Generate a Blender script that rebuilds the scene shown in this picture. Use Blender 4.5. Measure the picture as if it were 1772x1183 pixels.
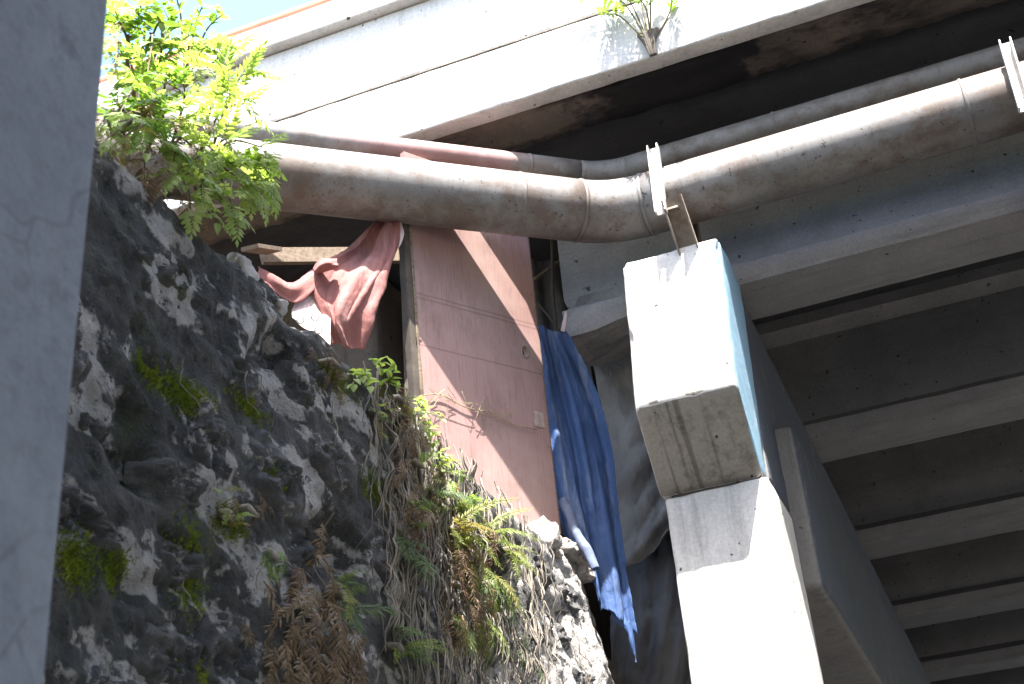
import bpy, math, random
import numpy as np
from mathutils import Vector, Matrix, Quaternion

# ------------------------------------------------------------------ scene, camera, sky, sun, exposure
for o in list(bpy.data.objects): bpy.data.objects.remove(o)
SC = bpy.context.scene
COL = SC.collection
rng = np.random.default_rng(7)
random.seed(7)

W, H, F = 1772, 1183, 2334.0
ROLL, PITCH, HEAD = math.atan2(.089, .996), math.radians(29.6), math.radians(19.1)
FW = np.array([-math.sin(HEAD)*math.cos(PITCH), math.cos(HEAD)*math.cos(PITCH), math.sin(PITCH)])
R0 = np.array([math.cos(HEAD), math.sin(HEAD), 0]); U0 = np.cross(R0, FW)
RT = math.cos(ROLL)*R0 - math.sin(ROLL)*U0
UP = math.sin(ROLL)*R0 + math.cos(ROLL)*U0
def ray(px, py): return FW + (px-W/2)/F*RT - (py-H/2)/F*UP
def aty(px, py, y): d = ray(px, py); return d*(y/d[1])      # a point of the place at depth y
def atx(px, py, x): d = ray(px, py); return d*(x/d[0])
def atz(px, py, z): d = ray(px, py); return d*(z/d[2])

cd = bpy.data.cameras.new('camera'); cam = bpy.data.objects.new('camera', cd); COL.objects.link(cam)
cam.matrix_world = Matrix(((RT[0], UP[0], -FW[0], 0), (RT[1], UP[1], -FW[1], 0), (RT[2], UP[2], -FW[2], 0), (0, 0, 0, 1)))
cd.sensor_width = 36; cd.lens = F/W*36; cd.clip_start = .05; cd.clip_end = 2000
cd.dof.use_dof = True; cd.dof.focus_distance = 7.2; cd.dof.aperture_fstop = 7.0
SC.camera = cam

SUN = Vector((-.19, .44, -1)).normalized()                   # the way the light travels
wd = bpy.data.worlds.new('World'); SC.world = wd; wd.use_nodes = True
nt = wd.node_tree; bg = nt.nodes['Background']
sky = nt.nodes.new('ShaderNodeTexSky'); sky.sky_type = 'NISHITA'; sky.sun_disc = False
sky.sun_elevation = math.asin(-SUN.z); sky.sun_rotation = math.atan2(-SUN.x, -SUN.y)
sky.air_density = 1.3; sky.dust_density = 3.0; sky.ozone_density = 1.5
hz = nt.nodes.new('ShaderNodeHueSaturation'); hz.inputs['Saturation'].default_value = 1.15      # tropical haze
nt.links.new(sky.outputs[0], hz.inputs['Color']); nt.links.new(hz.outputs[0], bg.inputs[0]); bg.inputs[1].default_value = .13
sl = bpy.data.lights.new('sun', 'SUN'); sl.energy = 5.0; sl.angle = math.radians(.5); sl.color = (1, .95, .88)
so = bpy.data.objects.new('sun', sl); COL.objects.link(so); so.rotation_mode = 'QUATERNION'
so.rotation_quaternion = SUN.to_track_quat('-Z', 'Y'); so.location = (3, -6, 20)
SC.view_settings.view_transform = 'Standard'; SC.view_settings.look = 'None'
SC.view_settings.gamma = 1; SC.view_settings.use_curve_mapping = False
SC.view_settings.exposure = 2.6
SC.render.engine = 'CYCLES'
SC.cycles.max_bounces = 8; SC.cycles.diffuse_bounces = 5

GZ = -1.6        # street level
WX = -2.0        # face of the stone wall
WT = 2.49        # its top
FY = 5.65        # face of the bridge's edge
KZ = FY/5.8

# ------------------------------------------------------------------ noise
_perm = rng.permutation(4096)
def _h(i, j, k): return _perm[(_perm[(_perm[i & 4095] + j) & 4095] + k) & 4095]/4095.0
def vnoise(P):
    P = np.asarray(P, float); I = np.floor(P).astype(int); f = P-I; f = f*f*f*(f*(f*6-15)+10)
    i, j, k = I[:, 0], I[:, 1], I[:, 2]; u, v, w = f[:, 0], f[:, 1], f[:, 2]
    L = lambda a, b, t: a+(b-a)*t
    return L(L(L(_h(i, j, k), _h(i+1, j, k), u), L(_h(i, j+1, k), _h(i+1, j+1, k), u), v),
             L(L(_h(i, j, k+1), _h(i+1, j, k+1), u), L(_h(i, j+1, k+1), _h(i+1, j+1, k+1), u), v), w)*2-1
def fbm(P, s, o=4, g=.5):
    P = np.asarray(P, float); r = 0; a = 1; t = 0
    for n in range(o): r = r+a*vnoise(P*s+n*17.3); t += a; a *= g; s *= 2.03
    return r/t

# ------------------------------------------------------------------ objects
def link(o, parent=None):
    COL.objects.link(o)
    if parent is not None: o.parent = parent
    return o
def tag(o, label=None, cat=None, group=None, kind=None):
    if label: o['label'] = label
    if cat: o['category'] = cat
    if group: o['group'] = group
    if kind: o['kind'] = kind
    return o
def thing(name, label, cat, loc=(0, 0, 0), group=None):
    o = bpy.data.objects.new(name, None); COL.objects.link(o); o.location = loc; o.empty_display_size = .1
    return tag(o, label, cat, group)
def obj(name, V, Fc, mat, parent=None, smooth=True, base=None):
    V = np.asarray(V, float)
    off = np.zeros(3)
    if parent is not None:
        p = parent
        while p is not None: off = off+np.array(p.location); p = p.parent
    elif base is not None: off = np.array(base, float)
    me = bpy.data.meshes.new(name); me.from_pydata((V-off).tolist(), [], [list(map(int, f)) for f in Fc]); me.update()
    if smooth: me.polygons.foreach_set('use_smooth', [True]*len(me.polygons))
    o = bpy.data.objects.new(name, me)
    if parent is None and base is not None: o.location = base
    if mat: me.materials.append(mat)
    return link(o, parent)
def grid_faces(n, m, wrap=False):
    i, j = np.meshgrid(np.arange(n-1), np.arange(m if wrap else m-1), indexing='ij')
    a = i*m+j; b = i*m+(j+1) % m; c = (i+1)*m+(j+1) % m; d = (i+1)*m+j
    return np.stack([a, b, c, d], -1).reshape(-1, 4)
def axis(a, b, step, r):
    n = max(1, int(round((b-a-2*r)/step)))
    return np.concatenate([[a, a+.3*r, a+.65*r], np.linspace(a+r, b-r, n+1), [b-.65*r, b-.3*r, b]])
def rbox(lo, hi, step=.06, r=.015, amp=.004, fs=6, warp=None, steps=None, chip=0.0):
    """a box of cast concrete or the like: rounded, worn edges, uneven faces"""
    st = steps or (step,)*3
    A = [axis(lo[k], hi[k], st[k], r) for k in range(3)]
    V = []; Fc = []; idx = {}
    lo = np.array(lo, float); hi = np.array(hi, float)
    n = [len(a) for a in A]
    def vid(i, j, k):
        t = (i, j, k)
        if t not in idx: idx[t] = len(V); V.append((A[0][i], A[1][j], A[2][k]))
        return idx[t]
    for ax in range(3):
        b, c = [(1, 2), (2, 0), (0, 1)][ax]
        for side in (0, n[ax]-1):
            for p in range(n[b]-1):
                for q in range(n[c]-1):
                    f = []
                    for dp, dq in ((0, 0), (1, 0), (1, 1), (0, 1)):
                        t = [0, 0, 0]; t[ax] = side; t[b] = p+dp; t[c] = q+dq; f.append(vid(*t))
                    Fc.append(f if side else f[::-1])
    V = np.array(V)
    inner = np.clip(V, lo+r, hi-r); d = V-inner; L = np.linalg.norm(d, axis=1, keepdims=True); L[L == 0] = 1
    nr = d/L; V = inner+nr*r
    V = V+nr*(fbm(V, fs, 4)*amp)[:, None]
    if chip:
        edge = (np.abs(nr) > .25).sum(1) >= 2
        c = np.clip(fbm(V, 9, 3)-.05, 0, 1)*chip
        V = V-nr*(np.where(edge, c*3, c*.3))[:, None]
    if warp: V = warp(V)
    return V, Fc
def join(parts):
    V = []; Fc = []; n = 0
    for v, f in parts:
        V.append(np.asarray(v, float)); Fc += [[int(i)+n for i in q] for q in f]; n += len(v)
    return np.concatenate(V), Fc
def tube(path, rad, seg=16, cap=True):
    P = np.asarray(path, float); n = len(P); rad = np.broadcast_to(np.asarray(rad, float), (n,))
    T = np.gradient(P, axis=0); T /= np.linalg.norm(T, axis=1, keepdims=True)+1e-9
    ref = np.array([0, 0, 1.]) if abs(T[0][2]) < .9 else np.array([1., 0, 0])
    V = []
    u = np.cross(T[0], ref); u /= np.linalg.norm(u)
    for i in range(n):
        u = u-T[i]*(u@T[i]); u /= np.linalg.norm(u)+1e-9; w = np.cross(T[i], u)
        a = np.linspace(0, 2*math.pi, seg, endpoint=False)
        V.append(P[i]+rad[i]*(np.cos(a)[:, None]*u+np.sin(a)[:, None]*w))
    V = np.concatenate(V); Fc = [list(q) for q in grid_faces(n, seg, True)]
    if cap: Fc.append(list(range(seg))[::-1]); Fc.append(list(range((n-1)*seg, n*seg)))
    return V, Fc
def catmull(P, n):
    P = np.asarray(P, float); m = len(P)
    t = np.linspace(0, m-1, n); i = np.minimum(t.astype(int), m-2); f = (t-i)[:, None]
    g = lambda k: P[np.clip(k, 0, m-1)]
    p0, p1, p2, p3 = g(i-1), g(i), g(i+1), g(i+2)
    if P.ndim == 3: f = f[:, :, None]
    return .5*((2*p1)+(-p0+p2)*f+(2*p0-5*p1+4*p2-p3)*f*f+(-p0+3*p1-3*p2+p3)*f**3)
def bar(p0, p1, prof, upd):
    """a steel section: the 2-D profile (a, b) swept from p0 to p1"""
    p0 = np.array(p0, float); p1 = np.array(p1, float); d = p1-p0; d /= np.linalg.norm(d)
    a = np.cross(d, upd); a /= np.linalg.norm(a); b = np.cross(a, d); n = len(prof)
    V = [p+u*a+v*b for p in (p0, p1) for u, v in prof]
    Fc = [[i, (i+1) % n, n+(i+1) % n, n+i] for i in range(n)]+[list(range(n))[::-1], list(range(n, 2*n))]
    return V, Fc
def channel(w, h, t): return [(-w/2, -h/2), (w/2, -h/2), (w/2, h/2), (w/2-t, h/2), (w/2-t, -h/2+t), (-w/2+t, -h/2+t), (-w/2+t, h/2), (-w/2, h/2)]
def rect(w, h): return [(-w/2, -h/2), (w/2, -h/2), (w/2, h/2), (-w/2, h/2)]

# ------------------------------------------------------------------ materials
class M:
    def __init__(s, name, rough=.9, spec=.3, metal=0):
        s.m = bpy.data.materials.new(name); s.m.use_nodes = True; s.t = s.m.node_tree
        s.b = s.t.nodes['Principled BSDF']; s.b.inputs['Roughness'].default_value = rough
        s.b.inputs['Specular IOR Level'].default_value = spec; s.b.inputs['Metallic'].default_value = metal
        s.tc = s.n('ShaderNodeTexCoord')
    def n(s, k, **kw):
        x = s.t.nodes.new(k)
        for a, v in kw.items(): setattr(x, a, v)
        return x
    def l(s, a, b): s.t.links.new(a, b)
    def noise(s, sc, det=6, rough=.6, vec=(1, 1, 1), dist=0, off=(0, 0, 0)):
        mp = s.n('ShaderNodeMapping'); mp.inputs['Scale'].default_value = vec; mp.inputs['Location'].default_value = off
        s.l(s.tc.outputs['Object'], mp.inputs['Vector'])
        x = s.n('ShaderNodeTexNoise'); x.inputs['Scale'].default_value = sc; x.inputs['Detail'].default_value = det
        x.inputs['Roughness'].default_value = rough; x.inputs['Distortion'].default_value = dist
        s.l(mp.outputs[0], x.inputs['Vector']); return x.outputs[0]
    def ramp(s, fac, a, b, ca=(0, 0, 0), cb=(1, 1, 1)):
        r = s.n('ShaderNodeValToRGB'); e = r.color_ramp.elements
        e[0].position = a; e[1].position = b; e[0].color = (*ca, 1); e[1].color = (*cb, 1)
        s.l(fac, r.inputs[0]); return r.outputs[0]
    def mix(s, fac, a, b, mode='MIX'):
        x = s.n('ShaderNodeMix', data_type='RGBA', blend_type=mode)
        for sock, v in ((x.inputs[0], fac), (x.inputs[6], a), (x.inputs[7], b)):
            if isinstance(v, (int, float)): sock.default_value = v
            elif isinstance(v, tuple): sock.default_value = (*v, 1)
            else: s.l(v, sock)
        return x.outputs[2]
    def math(s, op, a, b=0.0):
        x = s.n('ShaderNodeMath', operation=op)
        for sock, v in ((x.inputs[0], a), (x.inputs[1], b)):
            if isinstance(v, (int, float)): sock.default_value = v
            else: s.l(v, sock)
        return x.outputs[0]
    def attr(s, name): x = s.n('ShaderNodeAttribute', attribute_name=name); return x.outputs['Fac']
    def xyz(s, src='Object'):
        x = s.n('ShaderNodeSeparateXYZ'); s.l(s.tc.outputs[src], x.inputs[0]); return x.outputs
    def nrm(s):
        g = s.n('ShaderNodeNewGeometry'); x = s.n('ShaderNodeSeparateXYZ'); s.l(g.outputs['Normal'], x.inputs[0]); return x.outputs
    def col(s, c): s.l(c, s.b.inputs['Base Color']) if not isinstance(c, tuple) else setattr(s.b.inputs['Base Color'], 'default_value', (*c, 1))
    def bump(s, h, strength=.3, dist=.02):
        b = s.n('ShaderNodeBump'); b.inputs['Strength'].default_value = strength; b.inputs['Distance'].default_value = dist
        s.l(h, b.inputs['Height']); s.l(b.outputs[0], s.b.inputs['Normal'])

def concrete(name, c1, c2, dark, dk=(.52, .68), stain=None, streak=.5, streak_axis=(7, 7, .5), bump=.25, boards=None, paint=None, pits=True):
    m = M(name)
    c = m.mix(m.ramp(m.noise(2.2, 8, .65), .35, .68), c1, c2)
    c = m.mix(m.math('MULTIPLY', m.ramp(m.noise(1.6, 9, .7, streak_axis), dk[0], dk[1]), streak), c, dark)
    c = m.mix(m.ramp(m.noise(.9, 7, .7, off=(3, 1, 7)), .56, .75), c, tuple(.55*x+.45*y for x, y in zip(c1, dark)))
    h = m.noise(28, 8, .7)
    c = m.mix(m.ramp(m.noise(60, 3, .6), .3, .7), c, m.mix(1.0, c, (.78, .78, .78), 'MULTIPLY'))
    if pits: c = m.mix(m.ramp(m.noise(19, 2, .5, off=(5, 2, 1)), .705, .745), c, tuple(x*.5 for x in dark))
    if boards:
        w = m.ramp(m.noise(boards, 3, .5, (1, .02, .02)), .56, .62); c = m.mix(m.math('MULTIPLY', w, .55), c, dark)
        h = m.math('ADD', h, m.math('MULTIPLY', w, -.6))
    if paint:
        side = m.ramp(m.nrm()[0], .6, .8)
        worn = m.ramp(m.noise(7, 9, .75, (1, 1, .4)), .33, .42)
        c = m.mix(m.math('MULTIPLY', side, worn), c, paint)
    if stain:
        e = m.math('ADD', m.math('ABSOLUTE', m.math('SUBTRACT', m.xyz()[0], stain[0])), m.math('MULTIPLY', m.math('SUBTRACT', m.noise(5, 7, .7), .5), 1.1))
        c = m.mix(m.math('MULTIPLY', m.ramp(e, stain[1], stain[1]*1.35, (1, 1, 1), (0, 0, 0)), .93), c, (.012, .012, .014))
    m.col(c); m.bump(h, bump, .012); return m.m

CONC = concrete('pale_concrete', (.60, .59, .57), (.48, .47, .455), (.15, .14, .13), streak=.4)
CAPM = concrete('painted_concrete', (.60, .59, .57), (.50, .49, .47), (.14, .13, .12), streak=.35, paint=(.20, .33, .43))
INNER = concrete('shaded_painted_concrete', (.20, .195, .19), (.145, .14, .138), (.06, .057, .055), streak=.5, paint=(.056, .066, .084))  # painted concrete again, with the under-deck shade darkened into its colours
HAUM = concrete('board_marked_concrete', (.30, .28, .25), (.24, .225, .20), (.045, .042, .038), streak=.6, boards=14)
GIRD = concrete('girder_concrete', (.275, .27, .27), (.20, .198, .20), (.09, .089, .09), streak=.4, streak_axis=(.5, 5, 5))
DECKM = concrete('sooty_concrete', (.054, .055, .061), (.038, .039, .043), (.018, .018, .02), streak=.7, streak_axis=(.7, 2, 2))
DRIP = concrete('stained_concrete', (.19, .155, .125), (.105, .09, .08), (.035, .033, .033), stain=(-.95, .42), dk=(.48, .58), streak=.9, streak_axis=(.9, 2.2, 2))
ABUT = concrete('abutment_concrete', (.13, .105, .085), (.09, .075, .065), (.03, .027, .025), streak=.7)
PILL = concrete('grey_plaster', (.40, .40, .41), (.32, .32, .335), (.20, .20, .21), streak=.25, pits=False)
def pillar_cracks():
    m = M('cracked_plaster', .85)
    c = m.mix(m.ramp(m.noise(3.2, 7, .65), .35, .7), (.235, .25, .295), (.185, .20, .238))
    v = m.n('ShaderNodeTexVoronoi', feature='DISTANCE_TO_EDGE'); v.inputs['Scale'].default_value = 2.6
    mp = m.n('ShaderNodeMix', data_type='RGBA'); mp.inputs[0].default_value = .18
    m.l(m.tc.outputs['Object'], mp.inputs[6])
    nz = m.n('ShaderNodeTexNoise'); nz.inputs['Scale'].default_value = 5; m.l(m.tc.outputs['Object'], nz.inputs['Vector']); m.l(nz.outputs['Color'], mp.inputs[7])
    m.l(mp.outputs[2], v.inputs['Vector'])
    cr = m.math('MULTIPLY', m.ramp(v.outputs['Distance'], .002, .012, (1, 1, 1), (0, 0, 0)), m.ramp(m.noise(1.8, 3, .5, off=(2, 4, 4)), .42, .55))
    c = m.mix(m.math('MULTIPLY', cr, .5), c, (.10, .106, .12))
    c = m.mix(m.ramp(m.noise(9, 4, .6), .62, .7), c, (.145, .155, .185))
    c = m.mix(m.math('MULTIPLY', m.ramp(m.noise(45, 5, .75), .45, .62), .45), c, (.13, .14, .165))
    c = m.mix(m.math('MULTIPLY', m.ramp(m.noise(4, 8, .75, (1, 1, .35), off=(1, 1, 9)), .52, .66), .5), c, (.29, .305, .345))
    m.col(c); m.bump(m.noise(35, 6, .65), .5, .008); return m.m
PILL = pillar_cracks()

def stone_mats():
    m = M('mossy_mortar', .78, .35)
    a = m.attr('pale')
    dk = m.mix(m.ramp(m.noise(3.1, 8, .7), .35, .65), (.034, .035, .036), (.105, .105, .10))
    dk = m.mix(m.ramp(m.noise(2.0, 6, .6, off=(4, 4, 1)), .58, .74), dk, (.04, .048, .020))
    pale = m.mix(m.ramp(m.noise(7, 8, .7), .35, .7), (.50, .48, .465), (.33, .315, .305))
    f = m.ramp(m.math('ADD', a, m.math('MULTIPLY', m.math('SUBTRACT', m.noise(16, 6, .7), .5), .75)), .43, .54)
    c = m.mix(f, dk, pale)
    c = m.mix(m.ramp(m.noise(13, 7, .8, off=(2, 9, 2)), .56, .64), c, (.03, .03, .032))
    c = m.mix(m.math('MULTIPLY', m.ramp(m.noise(24, 6, .8, off=(7, 1, 2)), .60, .68), .7), c, (.21, .20, .19))
    c = m.mix(m.ramp(m.noise(34, 4, .7), .60, .68), c, (.03, .03, .03))
    m.col(c); m.bump(m.math('ADD', m.noise(42, 8, .75), m.math('MULTIPLY', m.noise(12, 6, .7), 2.0)), .9, .03)
    s = M('black_pitted_stone', .62, .45)
    c = s.mix(s.ramp(s.noise(5, 8, .7), .4, .7), (.034, .034, .037), (.11, .107, .106))
    c = s.mix(s.ramp(s.noise(14, 7, .8, off=(1, 7, 3)), .55, .63), c, (.33, .31, .295))
    c = s.mix(s.ramp(s.noise(2.3, 4, .6, off=(6, 2, 3)), .60, .72), c, (.05, .062, .022))
    s.col(c); s.bump(s.noise(48, 8, .8), .8, .02)
    return m.m, s.m
MORT, STONE = stone_mats()
def simple(name, c1, c2, sc=6, rough=.85, spec=.3, bump=.2, bs=40, vec=(1, 1, 1), rng_=(.38, .66)):
    m = M(name, rough, spec); m.col(m.mix(m.ramp(m.noise(sc, 7, .65, vec), *rng_), c1, c2)); m.bump(m.noise(bs, 5, .6, vec), bump, .006); return m.m
SOIL = simple('brown_soil', (.035, .027, .02), (.10, .078, .055), 5, bump=.7, bs=25)
GROUND = simple('dusty_asphalt', (.10, .094, .087), (.15, .14, .128), 2, bump=.3)
RUBBLE = simple('rubble', (.42, .40, .38), (.20, .175, .155), 9, bump=.6)
BROWN = simple('dry_brown', (.13, .06, .028), (.24, .14, .07), 30)
STRAW = simple('dry_straw', (.30, .25, .16), (.17, .13, .08), 20)
ROOTM = simple('grey_root', (.30, .27, .23), (.11, .095, .08), 12, bump=.4)
BARK = simple('green_bark', (.10, .075, .045), (.13, .13, .06), 20)
WOOD = simple('weathered_board', (.20, .155, .115), (.10, .075, .055), 7, vec=(1, 8, 8))
DARKW = simple('dark_timber', (.05, .042, .036), (.09, .075, .06), 8)
REDR = simple('red_paint', (.55, .19, .12), (.46, .15, .10), 6, .55, bump=.1)
RUST = simple('rusty_steel', (.16, .115, .085), (.27, .235, .20), 14, .7, .4, bump=.4)
STEEL = simple('pale_steel', (.55, .53, .50), (.38, .35, .32), 10, .55, .5, bump=.2)
MOSS = simple('moss', (.11, .17, .012), (.20, .24, .02), 9)

def pipe_mat(name, base, hi, rust, red=None, spk=.60):
    m = M(name, .5, .5)
    c = m.mix(m.ramp(m.noise(2.5, 7, .6), .35, .65), base, hi)
    c = m.mix(m.math('MULTIPLY', m.ramp(m.noise(3.0, 9, .75, (1, 1, 1.4), off=(8, 3, 3)), .45, .58), .8), c, rust)
    c = m.mix(m.ramp(m.noise(34, 4, .65), spk, spk+.06), c, tuple(.45*x for x in rust))
    c = m.mix(m.math('MULTIPLY', m.ramp(m.noise(9, 6, .7, (3, 3, .35)), .55, .7), .5), c, tuple(.6*x for x in rust))
    if red:
        xx = m.math('ADD', m.xyz()[0], m.math('MULTIPLY', m.noise(7, 5, .7), .5))
        k = m.math('MULTIPLY', m.ramp(m.math('DIVIDE', m.math('ADD', xx, 2.2), 3), red[0], red[0]+.08), m.ramp(m.math('DIVIDE', m.math('ADD', xx, 2.2), 3), red[1], red[1]+.05, (1, 1, 1), (0, 0, 0)))
        c = m.mix(m.math('MULTIPLY', k, .5), c, (.26, .10, .095))
    m.col(c); m.bump(m.noise(30, 6, .7), .18, .006)
    m.l(m.ramp(m.noise(6, 5, .6), .3, .7, (.42,)*3, (.68,)*3), m.b.inputs['Roughness']); return m.m
PIPE1 = pipe_mat('grey_pipe', (.115, .11, .107), (.18, .175, .17), (.085, .058, .042), spk=.62)
PIPE2 = pipe_mat('small_pipe', (.17, .165, .16), (.22, .215, .21), (.11, .085, .07), red=(.40, .66), spk=.66)

def cloth_mat(name, c1, c2, sc=5, trans=.15, rough=.85, weave=180, fade=None):
    m = M(name, rough, .25)
    c = m.mix(m.ramp(m.noise(sc, 6, .6), .35, .7), c1, c2)
    if fade: c = m.mix(m.ramp(m.noise(2.2, 8, .7, (3, 3, .5)), .52, .68), c, fade)
    m.col(c); m.bump(m.math('ADD', m.math('MULTIPLY', m.noise(weave, 2, .5), .15), m.noise(13, 6, .62, (1, 1, .55), dist=1.2)), .55, .02)
    if trans:
        t = m.n('ShaderNodeBsdfTranslucent'); m.l(c, t.inputs[0]); x = m.n('ShaderNodeMixShader'); x.inputs[0].default_value = trans
        m.l(m.b.outputs[0], x.inputs[1]); m.l(t.outputs[0], x.inputs[2]); m.l(x.outputs[0], m.t.nodes['Material Output'].inputs[0])
    return m.m
REDC = cloth_mat('faded_red_cloth', (.30, .135, .125), (.22, .09, .085), trans=.2, fade=(.34, .19, .18))
PINKC = cloth_mat('pale_pink_cloth', (.60, .50, .50), (.50, .36, .36), trans=.15)
BLUEC = cloth_mat('blue_tarpaulin', (.065, .12, .28), (.04, .08, .20), trans=.15, rough=.6, fade=(.22, .27, .38))
GREYC = cloth_mat('grey_tarpaulin', (.26, .25, .245), (.17, .165, .165), trans=0, rough=.7, fade=(.12, .115, .115))
BLACKC = cloth_mat('black_sheet', (.075, .073, .078), (.12, .117, .12), trans=0, rough=.65)
def leaf_mat(name, c1, c2, t=.5):
    m = M(name, .5, .4)
    oi = m.n('ShaderNodeObjectInfo')
    c = m.mix(oi.outputs['Random'], c1, c2)
    c = m.mix(m.ramp(m.noise(16, 3, .6), .35, .7), c, m.mix(1.0, c, (.72, .78, .6), 'MULTIPLY'))
    m.col(c)
    t_ = m.n('ShaderNodeBsdfTranslucent'); m.l(m.mix(1.0, c, (1.25, 1.35, .55), 'MULTIPLY'), t_.inputs[0])
    x = m.n('ShaderNodeMixShader'); x.inputs[0].default_value = t
    m.l(m.b.outputs[0], x.inputs[1]); m.l(t_.outputs[0], x.inputs[2]); m.l(x.outputs[0], m.t.nodes['Material Output'].inputs[0]); return m.m
LEAF = leaf_mat('bright_leaf', (.27, .37, .14), (.35, .41, .17))
LEAFD = leaf_mat('deep_leaf', (.11, .20, .05), (.18, .27, .06))
FERN = leaf_mat('fern_leaf', (.18, .24, .06), (.27, .29, .09))
FERN2 = leaf_mat('dry_yellow_fern', (.27, .25, .09), (.30, .22, .10))
FERNG = leaf_mat('grey_green_fern', (.10, .15, .07), (.13, .18, .09))
DRYL = leaf_mat('dry_leaf', (.12, .062, .036), (.20, .135, .08), .2)

def door_mat():
    m = M('red_brown_plywood', .55, .4)
    c = m.mix(m.ramp(m.noise(3, 8, .7, (1, 1, .35)), .35, .7), (.25, .15, .137), (.335, .225, .21))
    g = m.noise(9, 7, .7, (9, 9, .5)); c = m.mix(m.math('MULTIPLY', m.ramp(g, .52, .7), .5), c, (.11, .05, .036))
    c = m.mix(m.math('MULTIPLY', m.ramp(m.noise(1.6, 5, .6, off=(3, 0, 2)), .5, .7), .6), c, (.38, .29, .265))
    c = m.mix(m.ramp(m.noise(26, 3, .7), .70, .74), c, (.42, .36, .32))
    x, y, z = m.xyz()
    for zz, d in ((.92, .10), (1.19, .06), (1.215, .06)):                       # seams that show through the veneer
        w = m.math('ABSOLUTE', m.math('SUBTRACT', m.math('ADD', z, m.math('MULTIPLY', m.noise(6, 2, .5), .012)), zz+.006))
        c = m.mix(m.math('MULTIPLY', m.ramp(w, .002, .006, (1, 1, 1), (0, 0, 0)), .5), c, (.09, .045, .037))
    c = m.mix(m.math('MULTIPLY', m.ramp(m.noise(2.6, 9, .78, (1.6, 1.6, .6), off=(5, 5, 5)), .52, .66), .55), c, (.10, .062, .052))
    c = m.mix(m.math('MULTIPLY', m.ramp(m.noise(7, 9, .8, (2, 2, .3), off=(9, 5, 1)), .60, .72), .6), c, (.44, .38, .36))
    m.col(c); m.bump(g, .25, .005); return m.m
DOORM = door_mat()

# ------------------------------------------------------------------ the setting: street and soil
gx = np.array([-400, -60, -12, 0, 12, 60, 400.]); gy = np.array([-400, -60, -12, 0, 12, 60, 400.])
V = [(x, y, GZ) for x in gx for y in gy]
tag(obj('ground', V, grid_faces(7, 7), GROUND, smooth=False), kind='structure')

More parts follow.
